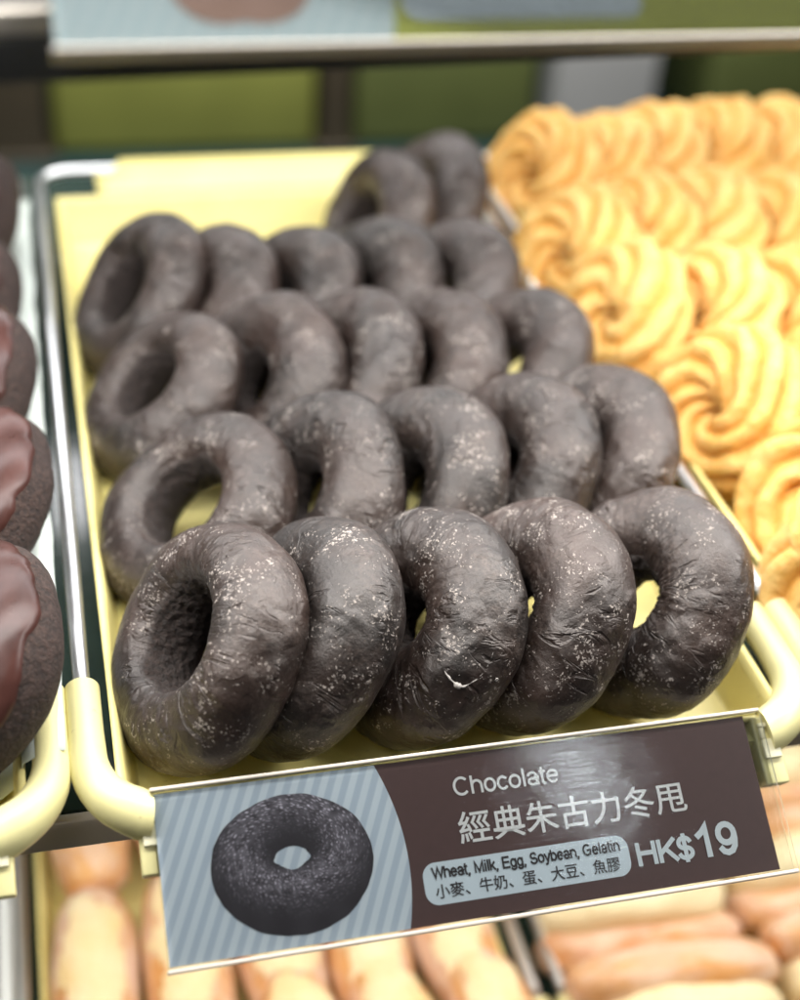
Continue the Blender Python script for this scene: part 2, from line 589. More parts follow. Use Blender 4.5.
def make_tray(label):
    r = empty('serving_tray')
    tag(r, label, 'tray', 'yellow trays on the shelves')
    # steel rail: left side, back, right side
    path = [(0, -0.012 + 0.40 * i / 20, 0) for i in range(21)]
    path += arc((0.018, 0.3995), 0.018, math.pi, math.pi / 2, 8)
    path += [(0.018 + 0.203 * i / 10, 0.4175, 0) for i in range(1, 10)]
    path += arc((0.221, 0.3995), 0.018, math.pi / 2, 0, 8)
    path += [(0.239, 0.388 - 0.40 * i / 20, 0) for i in range(21)]
    MB().tube(path, 0.0029, 16).build('steel_rail', M['chrome'], r, smooth=True)
    o = liner_mesh().build('liner', M['liner'], r, smooth=True)
    so = o.modifiers.new('solid', 'SOLIDIFY'); so.thickness = 0.0016; so.offset = -1.0
    # plastic front frame: two sleeves that bend into the front bar
    pts, rad = [], []
    half = [(0, 0.0, 0.0), (0, -0.010, 0.0), (0, -0.020, -0.0003), (0.0, -0.030, -0.0010)]
    for i in range(1, 13):
        a = i / 12 * math.pi / 2
        half.append((0.019 - 0.019 * math.cos(a), -0.030 - 0.022 * math.sin(a), -0.0010 - 0.0045 * i / 12))
    hr = [0.0057] * 3 + [0.0060] + [0.0060 + 0.0020 * i / 12 for i in range(1, 13)]
    half = [p for p in half if p[0] < 0.0132] + [(0.0150, -0.0520, -0.0056), (0.0165, -0.0520, -0.0060)]
    hr = hr[:len(half) - 2] + [hr[len(half) - 3], 0.0075]
    fm = MB().tube(half, hr, 28).tube([(0.239 - x, y, z) for x, y, z in half[::-1]], hr[::-1], 28)
    fm.box((0.0130, -0.0545, -0.0175), (0.2260, -0.0440, -0.0068))
    o = fm.build('front_frame', M['tube'], r, bevel=0.0009)
    # plate under the front bar that carries the price sign
    dn = Vector((0, -0.8421, -0.5393)); nn = Vector((0, -0.5393, 0.8421))
    mt = Matrix(((1, 0, 0), (0, dn.y, nn.y), (0, dn.z, nn.z))).to_4x4()
    mt = Matrix.Translation((0, -0.0491, 0.0)) @ mt
    MB().box((0.0128, 0.0005, -0.0085), (0.0215, 0.0235, -0.0016), mt).box((0.2175, 0.0005, -0.0085), (0.2262, 0.0235, -0.0016), mt) \
        .box((0.0215, 0.004, -0.0095), (0.2175, 0.022, -0.0070), mt).build('sign_plate', M['tube'], r, bevel=0.0008)
    for xx in (0.0140, 0.2190):
        b = MB()
        b.box((xx, 0.003, -0.0017), (xx + 0.006, 0.0045, 0.0), mt).box((xx, 0.0085, -0.0017), (xx + 0.006, 0.0150, 0.0), mt)
        b.box((xx, 0.0046, -0.0017), (xx + 0.0015, 0.0084, 0.0), mt).box((xx + 0.0045, 0.0046, -0.0017), (xx + 0.006, 0.0084, 0.0), mt)
        b.build('sign_clip', M['clip'], r, bevel=0.0004)
    return r


tray = make_tray('yellow tray with steel rail that holds all the dark chocolate rings')
t2 = copy_tree(tray); t2.location = (-PITCH, 0, 0)
tag(t2, 'yellow tray at the left edge that holds the glossy glazed doughnuts')
t3 = copy_tree(tray); t3.location = (PITCH, 0, 0)
tag(t3, 'yellow tray at the right edge that holds the golden crullers')
t4 = copy_tree(tray); t4.location = (-0.040, 0.02, -0.26)
tag(t4, 'lower tray under the price sign that holds pale iced buns')
t5 = copy_tree(tray); t5.location = (0.213, 0.02, -0.26)
tag(t5, 'lower right tray that holds orange cream filled buns')
t6 = copy_tree(tray); t6.location = (-0.300, 0.02, -0.26)
tag(t6, 'lower tray at the far left edge beside the silver rail')


# ------------------------------------------------------------------ chocolate ring doughnuts
def axis_matrix(loc, elev, azim, spin):
    n = Vector((-math.cos(elev) * math.cos(azim), -math.cos(elev) * math.sin(azim), math.sin(elev)))
    t = Vector((0, 0, 1)).cross(n).normalized()
    b = n.cross(t)
    mt = Matrix(((t.x, b.x, n.x), (t.y, b.y, n.y), (t.z, b.z, n.z))).to_4x4()
    return Matrix.Translation(loc) @ mt @ Matrix.Rotation(spin, 4, 'Z')


def ring_mesh(name, seed, R=0.0262, r=0.0158, nu=150, nv=76, axial=0.97, rough=1.0, hole=0.85):
    rnd = random.Random(seed)
    o = Vector((rnd.uniform(-50, 50), rnd.uniform(-50, 50), rnd.uniform(-50, 50)))
    verts, faces, inner = [], [], []
    ph = rnd.uniform(0, 6.28)
    for i in range(nu):
        u = 2 * math.pi * i / nu
        cu, su = math.cos(u), math.sin(u)
        q = Vector((cu, su, 0))
        Ru = R * (1 + 0.018 * math.sin(2 * u + ph)) + 0.0008 * noise.noise(q * 1.3 + o)
        ru = r * (1 + 0.045 * noise.noise(q * 1.1 + o * 1.7))
        for j in range(nv):
            v = 2 * math.pi * j / nv
            cv, sv = math.cos(v), math.sin(v)
            # rounder outside, steeper wall towards the hole
            if cv < 0:
                cv = -hole * abs(cv) ** (1.0 - 0.45 * (1 - hole))
            rr = ru
            d = Vector((cu * cv, su * cv, sv * axial))
            p = Vector(((Ru + rr * cv) * cu, (Ru + rr * cv) * su, rr * sv * axial))
            s = p * 1.0
            h = 0.0015 * noise.noise(s * 42 + o) + 0.0004 * noise.noise(s * 130 + o)
            k = noise.noise(Vector((u * 9 + o.x, v * 1.6 + o.y, seed * 3.1)))
            k2 = max(0.0, noise.noise(s * 40 + o * 2.0) + 0.1)
            h -= 0.0009 * max(0.0, 0.35 - abs(k)) * k2 * 2.2
            w = v / (2 * math.pi)
            edge = 0.10 * noise.noise(Vector((cu * 2.5, su * 2.5, 4.0)) + o)
            inn = min(1.0, max(0.0, (-cv / hole - 0.72 + edge) / 0.10))
            if rough:
                h += inn * 0.0009 * (noise.noise(s * 420 + o) + 0.5 * noise.noise(s * 800 + o)) - inn * 0.0004
            verts.append(p + d.normalized() * h)
            inner.append(inn)
    for i in range(nu):
        i2 = (i + 1) % nu
        for j in range(nv):
            j2 = (j + 1) % nv
            faces.append((i * nv + j, i2 * nv + j, i2 * nv + j2, i * nv + j2))
    me = bpy.data.meshes.new(name)
    me.from_pydata(verts, [], faces)
    uvl = me.uv_layers.new(name='UVMap')
    dat = []
    for i in range(nu):
        for j in range(nv):
            a, b = i / nu, (i + 1) / nu
            c, d = j / nv, (j + 1) / nv
            dat += [a, c, b, c, b, d, a, d]
    uvl.data.foreach_set('uv', dat)
    at = me.attributes.new('inner', 'FLOAT', 'POINT')
    at.data.foreach_set('value', inner)
    me.update()
    return me


CHOC = [  # row by row from the front: x, y, elevation, azimuth, R, r
    [(0.0408, -0.0022, 36, 6, .0270, .0162), (0.0724, -0.0018, 37, 4, .0262, .0157), (0.1131, -0.0025, 37, 12, .0263, .0158),
     (0.1502, -0.0035, 35, 9, .0265, .0160), (0.1945, -0.0029, 36, 15, .0259, .0156)],
    [(0.0476, 0.0790, 55, 17, .0262, .0158), (0.0917, 0.0765, 38, 15, .0261, .0157), (0.1310, 0.0745, 37, 17, .0261, .0157),
     (0.1702, 0.0813, 39, 12, .0261, .0157), (0.2051, 0.0864, 40, 11, .0260, .0156)],
    [(0.0428, 0.1608, 47, 8, .0252, .0148), (0.0852, 0.1561, 37, 19, .0261, .0157), (0.1190, 0.1579, 40, 13, .0261, .0156),
     (0.1555, 0.1556, 39, 12, .0260, .0156), (0.1933, 0.1539, 40, 9, .0260, .0156)],
    [(0.0407, 0.2408, 38, 13, .0257, .0153), (0.0705, 0.2252, 39, 13, .0261, .0157), (0.1073, 0.2242, 40, 14, .0261, .0156),
     (0.1455, 0.2271, 39, 16, .0261, .0157), (0.1819, 0.2193, 39, 12, .0261, .0156)],
    [(0.1661, 0.2977, 26, 8, .0256, .0152), (0.1987, 0.3250, 39, 12, .0261, .0156)],
]
CL = [
    ['large chocolate ring at the left end of the front row, dark hole facing out',
     'second chocolate ring from the left in the front row, hole hidden by its neighbour',
     'middle chocolate ring of the front row with a curl of white sugar on its side',
     'wrinkled chocolate ring second from the right end in the front row',
     'chocolate ring at the right end of the front row, yellow showing through its hole'],
    ['chocolate ring lying flattest, at the left end of the second row from the front',
     'second chocolate ring from the left in the second row, above the two front left rings',
     'middle chocolate ring of the second row from the front',
     'second chocolate ring from the right in the second row from the front',
     'chocolate ring at the right end of the second row, touching the nearest whole cruller'],
    ['reddish brown chocolate ring with open hole at the left end of the third row',
     'second chocolate ring from the left in the third row from the front',
     'middle chocolate ring of the third row from the front',
     'second chocolate ring from the right in the third row from the front',
     'chocolate ring at the right end of the third row beside the steel rail'],
    ['chocolate ring at the left end of the fourth row, against the bare yellow tray floor',
     'second chocolate ring from the left in the fourth row, under the bare tray',
     'middle chocolate ring of the blurred fourth row',
     'second chocolate ring from the right in the blurred fourth row',
     'chocolate ring at the right end of the blurred fourth row'],
    ['left one of the two blurred chocolate rings at the very back of the tray',
     'right one of the two chocolate rings at the very back, beside the crullers'],
]
rnd = random.Random(5)
seed = 10
for ri, row in enumerate(CHOC):
    for ci, (x, y, e, a, R, r) in enumerate(row):
        seed += 1
        near = ri < 3
        rr_k = 1.0 if ri == 0 else rnd.uniform(0.96, 1.01)
        me = ring_mesh('chocolate_doughnut', seed, R + r * (1 - rr_k) * 0.7, r * rr_k, 220 if ri == 0 else 120, 110 if ri == 0 else 60, hole=(0.64 if ri in (0, 1) else 0.78) if ci == 0 else (1.12 if ci == 4 else 1.28 if ri == 0 else 1.16))
        d = link('chocolate_doughnut', me, M['choc'], None, True)
        er, ar = math.radians(e), math.radians(a)
        z = FLOOR + R * math.cos(er) + r * 0.97
        d.matrix_world = axis_matrix((x, y, z), er, ar, rnd.uniform(0, 6.28))
        tag(d, CL[ri][ci], 'doughnut', 'chocolate ring doughnuts in the yellow tray')


pb = MB()
NP = 60
for i in range(NP + 1):
    y = -0.030 + 0.40 * i / NP
    w_ = 0.0012 * noise.noise(Vector((y * 45, 0, 3)))
    for x, z in ((-0.060, -0.0195), (-0.045, -0.0190), (-0.030, -0.0165), (-0.022, -0.009), (-0.0195, 0.0005), (-0.0125, 0.0048 + w_), (-0.0062 + w_, 0.0046 + w_)):
        pb.v.append(Vector((x, y, z)))
for i in range(NP):
    for k in range(6):
        a = i * 7 + k
        pb.f.append([a, a + 1, a + 8, a + 7])
pp_ = pb.build('filler_sheet', M['filler'], None, smooth=True)  # added sheet that brightens the dark gap where a whitish rail belongs
so = pp_.modifiers.new('solid', 'SOLIDIFY'); so.thickness = 0.0003
tag(pp_, 'pale greenish white paper added to lighten the gap beside the glazed doughnuts', 'filler')


third = [o for o in bpy.data.objects if o.get('label', '').startswith('middle chocolate ring of the front row')][0]
cpts = [(0.1111, -0.0368, 0.0258), (0.1125, -0.0393, 0.0241), (0.1144, -0.0412, 0.0226), (0.1162, -0.0419, 0.0224),
        (0.1184, -0.0419, 0.0234), (0.1210, -0.0415, 0.0248), (0.1234, -0.0405, 0.0270), (0.1255, -0.0389, 0.0298), (0.1267, -0.0372, 0.0323)]
inv = third.matrix_world.inverted()
fine = []
for a, b in zip(cpts, cpts[1:]):
    for q in range(5):
        fine.append(Vector(a).lerp(Vector(b), q / 5))
loc_pts, rads = [], []
for q, p in enumerate(fine):
    ok, co, nor, _ = third.closest_point_on_mesh(inv @ p)
    jig = Vector((noise.noise(p * 700), noise.noise(p * 700 + Vector((9, 0, 0))), 0)) * 0.0003
    loc_pts.append(co - nor * 0.0001 + jig)
    rads.append(max(0.00003, 0.00010 + 0.0006 * max(-0.1, 0.15 + noise.noise(p * 420)) * (0.5 if q > 22 else 0.9)) + (0.0007 if 8 < q < 14 else 0.0))
cb_ = MB().tube(loc_pts, rads, 8)
for q in range(9):
    ok, co, nor, _ = third.closest_point_on_mesh(loc_pts[(q * 7) % len(loc_pts)] + Vector([rnd.uniform(-.0060, .0060) for _ in range(3)]))
    rr = 0.0001 + 0.0006 * rnd.random() ** 3
    cb_.tube([co - nor * rr * 0.5, co, co + nor * rr * 0.15], [rr, rr * 1.1, rr * 0.7], 7)
cb_.build('sugar_curl', M['sugar_white'], third, smooth=True)


# ------------------------------------------------------------------ glazed chocolate doughnuts on the left
def glaze_mesh(name, seed, R, r, axial):
    rn = random.Random(seed)
    o = Vector((rn.uniform(-50, 50), rn.uniform(-50, 50), 0))
    nu, nv = 120, 36
    verts, faces = [], []
    for i in range(nu):
        u = 2 * math.pi * i / nu
        cu, su = math.cos(u), math.sin(u)
        q = Vector((cu, su, 0))
        lo = math.radians(12 + 13 * noise.noise(q * 3 + o) + 7 * noise.noise(q * 8 + o))
        hi = math.radians(186)
        for j in range(nv):
            k = j / (nv - 1)
            v = lo + (hi - lo) * k
            e = min(1, min(k, 1 - k) / 0.09)
            rr = r + 0.0019 * math.sqrt(max(0, 1 - (1 - e) ** 2)) - 0.0007 + 0.0005 * noise.noise(q * 2.2 + o + Vector((0, 0, v)))
            p = Vector(((R + rr * math.cos(v)) * cu, (R + rr * math.cos(v)) * su, rr * math.sin(v) * axial))
            verts.append(p)
    for i in range(nu):
        i2 = (i + 1) % nu
        for j in range(nv - 1):
            faces.append((i * nv + j, i2 * nv + j, i2 * nv + j + 1, i * nv + j + 1))
    me = bpy.data.meshes.new(name)
    me.from_pydata(verts, [], faces)
    me.update()
    return me


GL = [(-0.0345, 0.0009, 40, 8), (-0.0348, 0.0829, 42, 4), (-0.0383, 0.1593, 39, 11), (-0.0422, 0.2262, 39, 11), (-0.0402, 0.3127, 38, 11)]
GLL = ['nearest glossy glazed chocolate doughnut at the left edge, crumbly side showing',
       'second nearest glazed chocolate doughnut at the left edge, bright streak on its glaze',
       'middle one of the glazed chocolate doughnuts down the left edge',
       'second farthest glazed chocolate doughnut at the left edge',
       'farthest blurred glazed chocolate doughnut at the left edge']
for i, (x, y, e, a) in enumerate(GL):
    R, r, ax = 0.0262, 0.0158, 0.92
    me = ring_mesh('glazed_doughnut', 200 + i, R, r, 120, 60, ax)
    d = link('glazed_doughnut', me, M['cake'], None, True)
    er, ar = math.radians(e), math.radians(a)
    d.matrix_world = axis_matrix((x, y, FLOOR + R * math.cos(er) + r), er, ar, rnd.uniform(0, 6.28))
    tag(d, GLL[i], 'doughnut', 'glazed chocolate doughnuts in the left tray')
    link('glaze', glaze_mesh('glaze', 300 + i, R, r, ax), M['glaze'], d, True)


# ------------------------------------------------------------------ crullers
def cruller_mesh(name, seed, R=0.0203, r=0.0182, lobes=9, k=6, nu=240, nv=144):
    rn = random.Random(seed)
    o = Vector((rn.uniform(-50, 50), rn.uniform(-50, 50), 0))
    verts, faces, ridge = [], [], []
    for i in range(nu):
        u = 2 * math.pi * i / nu
        cu, su = math.cos(u), math.sin(u)
        q = Vector((cu, su, 0))
        ru = r * (1 + 0.10 * noise.noise(q * 1.4 + o))
        for j in range(nv):
            v = 2 * math.pi * j / nv
            p0 = Vector(((R + r * math.cos(v)) * cu, (R + r * math.cos(v)) * su, r * math.sin(v)))
            ph = (lobes * v + k * u) / 2 + 0.75 * noise.noise(p0 * 42 + o) + 0.25 * noise.noise(p0 * 130 + o)
            lob = abs(math.cos(ph)) ** 0.9
            amp = 0.30 + 0.10 * noise.noise(p0 * 55 + o * 1.3)
            rr = ru * (0.77 + amp * (lob - 0.12)) + 0.0013 * noise.noise(p0 * 95 + o) + 0.0006 * noise.noise(p0 * 300 + o) * lob
            verts.append(Vector(((R + rr * math.cos(v)) * cu, (R + rr * math.cos(v)) * su, rr * math.sin(v) * 0.95)))
            ridge.append(lob)
    for i in range(nu):
        i2 = (i + 1) % nu
        for j in range(nv):
            j2 = (j + 1) % nv
            faces.append((i * nv + j, i2 * nv + j, i2 * nv + j2, i * nv + j2))
    me = bpy.data.meshes.new(name)
    me.from_pydata(verts, [], faces)
    at = me.attributes.new('ridge', 'FLOAT', 'POINT')
    at.data.foreach_set('value', ridge)
    me.update()
    return me


CR = [
    [(0.2790, -0.0050, 34, 35, -0.004), (0.2920, 0.0000, 80, 40, 0.030), (0.2950, 0.0500, 34, 25, -0.004)],
    [(0.2790, 0.1130, 24, 12, -0.002), (0.3180, 0.1004, 38, 20, 0), (0.356, 0.102, 38, 20, 0)],
    [(0.2640, 0.1990, 24, 12, -0.002), (0.3028, 0.1900, 38, 18, 0), (0.3414, 0.1873, 40, 20, 0), (0.379, 0.188, 40, 20, 0)],
    [(0.2620, 0.2620, 28, 22, -0.002), (0.3007, 0.2802, 38, 20, 0), (0.3390, 0.2835, 40, 20, 0), (0.3770, 0.2760, 40, 20, 0), (0.415, 0.278, 40, 20, 0)],
    [(0.2772, 0.3600, 30, 22, -0.001), (0.3100, 0.3638, 38, 20, 0), (0.3477, 0.3790, 40, 20, 0), (0.3875, 0.3790, 40, 20, 0), (0.4260, 0.3772, 40, 20, 0)],
]
CRL = [
    ['golden cruller low at the right edge, resting against the steel rail below a paler one',
     'pale scalloped cruller at the right edge, nearest the camera and on top',
     'cruller between the large sharp one and the pale scalloped one at the right edge'],
    ['large sharp cruller with nested ridges, touching the right chocolate ring',
     'cruller just right of the large sharp one, cut by the right edge',
     'third cruller of the large sharp one\'s row, beyond the right edge'],
    ['left cruller of the third row from the front, beside the third row chocolate ring',
     'second cruller from the left in the third row, above the large sharp one',
     'third cruller from the left in the third row, at the right edge',
     'cruller beyond the right edge in the third cruller row'],
    ['left cruller of the fourth row from the front, bordering the chocolate rings',
     'second cruller from the left in the fourth row from the front',
     'third cruller from the left in the fourth row from the front',
     'fourth cruller from the left in the fourth row, at the right edge',
     'cruller beyond the right edge in the fourth cruller row'],
    ['left cruller of the back row, beside the two farthest chocolate rings',
     'second cruller from the left in the back row, under the grey post',
     'third cruller from the left in the back row',
     'fourth cruller from the left in the back row',
     'cruller at the right edge in the back row'],
]
CRM = [cruller_mesh('french_cruller', 400 + i, 0.0203, 0.0182 * (0.97 + 0.012 * (i % 4)), (7, 6, 7, 8)[i % 4], (5, 6, 4, 6, 5)[i % 5]) for i in range(9)]
i = 0
for rr_, lab in zip(CR, CRL):
    for (x, y, e, a, dz), lb in zip(rr_, lab):
        if 'beyond' in lb:
            continue
        d = link('french_cruller', CRM[i % 9], M['cruller'], None, True)
        i += 1
        er, ar = math.radians(e), math.radians(a)
        d.matrix_world = axis_matrix((x, y, FLOOR + 0.0203 * math.cos(er) + 0.0175 + dz), er, ar, rnd.uniform(0, 6.28))
        tag(d, lb, 'cruller', 'golden crullers in the right tray')


# ------------------------------------------------------------------ price signs
DN = Vector((0, -0.8421, -0.5393)); NN = Vector((0, -0.5393, 0.8421))
ROT = Matrix(((1, 0, 0), (0, -DN.y, NN.y), (0, -DN.z, NN.z)))   # local x right, y up the card, z out of the card


def text_mesh(body, name, width, x, y, mat, parent, z, bold=0.0, height=None, shear=0.0):
    cu = bpy.data.curves.new(name, 'FONT')
    cu.body = body
    cu.offset = bold
    cu.shear = shear
    cu.resolution_u = 4
    o = bpy.data.objects.new(name, cu)
    COL.objects.link(o)
    bpy.context.view_layer.update()
    me = bpy.data.meshes.new_from_object(o.evaluated_get(bpy.context.evaluated_depsgraph_get()))
    bpy.data.objects.remove(o)
    xs = [v.co.x for v in me.vertices]; ys = [v.co.y for v in me.vertices]
    sx = width / (max(xs) - min(xs))
    sy = height / (max(ys) - min(ys)) if height else sx
    for v in me.vertices:
        v.co = Vector(((v.co.x - min(xs)) * sx + x, (v.co.y - (min(ys) if height else 0)) * sy + y, z))
    me.name = name
    me.materials.clear()
    return link(name, me, mat, parent)


def A(cx, cy, rx, ry, a0, a1, n=18):
    return [(cx + rx * math.cos(math.radians(a0 + (a1 - a0) * i / n)), cy + ry * math.sin(math.radians(a0 + (a1 - a0) * i / n))) for i in range(n + 1)]


GLYPH = {   # centre lines of upright sans letters, cap height 1: (advance, strokes)
    'C': (1.00, [A(.50, .5, .41, .46, 48, 312)]),
    'G': (1.06, [A(.50, .5, .41, .46, 48, 300) + [(.86, .14), (.86, .47), (.54, .47)]]),
    'H': (1.00, [[(.13, .04), (.13, .96)], [(.87, .04), (.87, .96)], [(.13, .53), (.87, .53)]]),
    'K': (.94, [[(.13, .04), (.13, .96)], [(.84, .96), (.13, .36)], [(.40, .58), (.88, .04)]]),
    'S': (.92, [A(.45, .71, .30, .24, 20, 262) + A(.46, .27, .34, .24, 82, -165)]),
    '$': (.78, [A(.39, .70, .27, .23, 15, 262) + A(.39, .27, .30, .23, 85, -165), [(.39, 1.07), (.39, -.09)]]),
    'W': (1.30, [[(.04, .96), (.34, .05), (.65, .94), (.96, .05), (1.26, .96)]]),
    'M': (1.14, [[(.13, .04), (.13, .95), (.57, .06), (1.01, .95), (1.01, .04)]]),
    'E': (.92, [[(.82, .04), (.13, .04), (.13, .96), (.80, .96)], [(.13, .52), (.76, .52)]]),
    '1': (.78, [[(.14, .70), (.32, .82), (.45, .96), (.45, .04)]]),
    '9': (.78, [A(.38, .66, .28, .30, 0, 360), [(.66, .66), (.66, .46), (.61, .24), (.50, .09), (.34, .04), (.20, .09), (.12, .20)]]),
    'a': (.77, [A(.36, .49, .25, .22, 160, 0) + [(.61, .49), (.61, .18), (.66, .04)], A(.36, .21, .25, .17, 60, 360) + [(.61, .33), (.48, .40)]]),
    'b': (.77, [[(.11, .04), (.11, .96)], A(.39, .37, .27, .33, 0, 360)]),
    'c': (.69, [A(.37, .37, .28, .33, 45, 315)]),
    'e': (.77, [[(.10, .39), (.66, .39)] + A(.38, .37, .28, .33, 5, 318)]),
    'g': (.77, [A(.38, .37, .27, .33, 0, 360), [(.65, .70), (.65, .0)] + A(.38, -.02, .27, .20, 0, -160)]),
    'h': (.77, [[(.11, .04), (.11, .96)], A(.385, .42, .275, .28, 180, 0) + [(.66, .04)]]),
    'i': (.31, [[(.155, .04), (.155, .70)], [(.155, .93), (.155, .96)]]),
    'k': (.69, [[(.11, .04), (.11, .96)], [(.58, .70), (.11, .27)], [(.28, .42), (.62, .04)]]),
    'l': (.31, [[(.155, .04), (.155, .96)]]),
    'n': (.77, [[(.11, .04), (.11, .70)], A(.385, .42, .275, .28, 180, 0) + [(.66, .04)]]),
    'o': (.77, [A(.385, .37, .29, .33, 0, 360)]),
    't': (.39, [[(.17, .92), (.17, .18)] + A(.29, .16, .12, .12, 180, 280), [(.04, .70), (.35, .70)]]),
    'y': (.69, [[(.06, .70), (.345, .06)], [(.63, .70), (.345, .0), (.26, -.18), (.10, -.22)]]),
    ',': (.38, [[(.17, .05), (.17, -.02), (.10, -.16)]]),
    ' ': (.38, []),
}


def stroke_text(body, name, width, x, y, mat, parent, z, weight=0.13, height=None):
    """flat upright letters: each stroke is one mitred ribbon"""
    mb = MB()
    pen, lay, hw = 0.0, 0, weight / 2
    for ch in body:
        adv, strokes = GLYPH[ch]
        for st in strokes:
            pts = [Vector((px + pen, py)) for px, py in st]
            closed = (pts[0] - pts[-1]).length < 1e-4
            if closed:
                pts = pts[:-1]
            N = len(pts)
            n0 = len(mb.v)
            lay += 1
            for q in range(N):
                if closed or 0 < q < N - 1:
                    d0 = (pts[q] - pts[q - 1]).normalized(); d1 = (pts[(q + 1) % N] - pts[q]).normalized()
                elif q == 0:
                    d0 = d1 = (pts[1] - pts[0]).normalized()
                else:
                    d0 = d1 = (pts[-1] - pts[-2]).normalized()
                tt = (d0 + d1).normalized()
                nn_ = Vector((-tt.y, tt.x))
                mit = hw / max(0.42, nn_.dot(Vector((-d0.y, d0.x))))
                ext = Vector((0, 0))
                if not closed and q == 0: ext = -d0 * hw * 0.6
                if not closed and q == N - 1: ext = d0 * hw * 0.6
                for sg in (1, -1):
                    p = pts[q] + nn_ * mit * sg + ext
                    mb.v.append(Vector((p.x, p.y, lay * 0.0000006)))
            for q in range(N if closed else N - 1):
                a, b = n0 + 2 * q, n0 + 2 * ((q + 1) % N)
                mb.f.append([a, a + 1, b + 1, b])
        pen += adv
    xs = [v.x for v in mb.v]
    sx = width / (max(xs) - min(xs))
    sy = height if height else sx
    x_min = min(xs)
    mb.v = [Vector(((v.x - x_min) * sx + x, v.y * sy + y, z + v.z)) for v in mb.v]
    return mb.build(name, mat, parent)


def rounded(x0, y0, x1, y1, rad, z, n=10):
    pts = []
    for cx, cy, a in ((x1 - rad, y1 - rad, 0), (x0 + rad, y1 - rad, 90), (x0 + rad, y0 + rad, 180), (x1 - rad, y0 + rad, 270)):
        for i in range(n + 1):
            t = math.radians(a + 90 * i / n)
            pts.append((cx + rad * math.cos(t), cy + rad * math.sin(t), z))
    return pts


def holder(parent, w, h):
    MB().box((-0.0006, -h - 0.0006, 0.0014), (w, 0.0006, 0.0022)).build('front_sheet', M['acrylic'], parent)
    MB().box((-0.0008, -h - 0.0020, -0.0020), (w, -h - 0.0007, 0.0022)).build('bottom_edge', M['edge'], parent, bevel=0.0004)
    MB().box((-0.0008, 0.0007, -0.0020), (w, 0.0018, 0.0022)).build('top_edge', M['edge'], parent, bevel=0.0004)
    MB().box((-0.0006, -h - 0.0006, -0.0018), (w, 0.0006, -0.0012)).build('back_sheet', M['acrylic'], parent)


def card(parent, w, h, blue_edge, main, stripe):
    c = MB().box((0, -h, -0.0008), (w, 0, 0.0)).build('card', main, parent)
    pts = [(0, 0), (0, -h)] + blue_edge[::-1]
    MB().poly([(x, y, 0.00015) for x, y in pts]).build('striped_panel', stripe, c)
    return c


def ring_picture(parent):
    """the printed photograph of a ring doughnut: a flat disc of ink"""
    rn = random.Random(3)
    cx, cy, ax, ay = 0.0397, -0.0262, 0.0249, 0.0209
    hx, hy = 0.0397, -0.0250
    nu, nr = 200, 70
    v, f, ink = [], [], []
    for i in range(nu):
        t = 2 * math.pi * i / nu
        ct, st = math.cos(t), math.sin(t)
        wob = 1 + 0.018 * noise.noise(Vector((ct * 1.6, st * 1.6, 3))) + 0.012 * noise.noise(Vector((ct * 6, st * 6, 1)))
        po = Vector((cx + ax * ct * wob, cy + ay * st * wob, 0))
        hr = 0.0056 if st > 0 else 0.0056 - 0.0002 * 0
        hyy = (0.0040 if st > 0 else 0.0030 * (0.35 + 0.65 * abs(math.sin(t)) ** 3))
        pi = Vector((hx + hr * ct * (1 + 0.08 * noise.noise(Vector((ct * 4, st * 4, 7)))), hy + hyy * st, 0))
        for j in range(nr):
            k = j / (nr - 1)
            p = pi.lerp(po, k)
            p.z = 0.0003
            v.append(p)
            # printed tones: a tilted ring photographed under a lamp
            q = p * 1000
            ox, oy = (p.x - cx) * 1000, (p.y - cy) * 1000
            zz, hit = 30.0, None
            for _ in range(36):
                w3 = Vector((ox, oy * 0.743 - zz * 0.669, oy * 0.669 + zz * 0.743))     # ring frame: x, depth, axis
                dd = math.hypot(math.hypot(w3.x, w3.y) - 15.3, w3.z) - 9.9
                if dd < 0.05:
                    hit = w3; break
                zz -= dd
                if zz < -40: break
            n1 = noise.noise(Vector((q.x * .45, q.y * .45, 0))); n2 = noise.noise(Vector((q.x * 1.5, q.y * 1.5, 5))); n3 = noise.noise(Vector((q.x * .16, q.y * .16, 9)))
            n4 = noise.noise(Vector((q.x * 2.9, q.y * 2.9, 2)))
            if hit:
                rad = max(1e-6, math.hypot(hit.x, hit.y))
                cc = Vector((hit.x / rad * 15.3, hit.y / rad * 15.3, 0))
                nrm = (hit - cc).normalized()
                lam = max(0.0, nrm.dot(Vector((0.05, 0.10, 0.99)).normalized()))
                inn_ = max(0.0, -(nrm.x * hit.x + nrm.y * hit.y) / rad)
            else:
                lam, inn_ = 0.1, 0.8
            top = lam ** 3.0
            g = 0.008 + 0.16 * top * (0.6 + 0.8 * n1) * (1 - 0.75 * inn_) + 2.2 * top * max(0, 0.55 * n2 + 0.55 * n4 - 0.13) * (1 - 0.8 * inn_) + 0.012 * n3
            c = Vector((0.022, 0.017, 0.023)) + Vector((g, g * 0.93, g * 1.08))
            ink.append((max(0.008, c.x), max(0.008, c.y), max(0.008, c.z), 1))
    for i in range(nu):
        i2 = (i + 1) % nu
        for j in range(nr - 1):
            f.append((i * nr + j, i * nr + j + 1, i2 * nr + j + 1, i2 * nr + j))
    me = bpy.data.meshes.new('doughnut_picture')
    me.from_pydata(v, [], f)
    a = me.color_attributes.new('ink', 'FLOAT_COLOR', 'POINT')
    a.data.foreach_set('color', [x for c in ink for x in c])
    me.update()
    return link('doughnut_picture', me, M['ink'], parent)


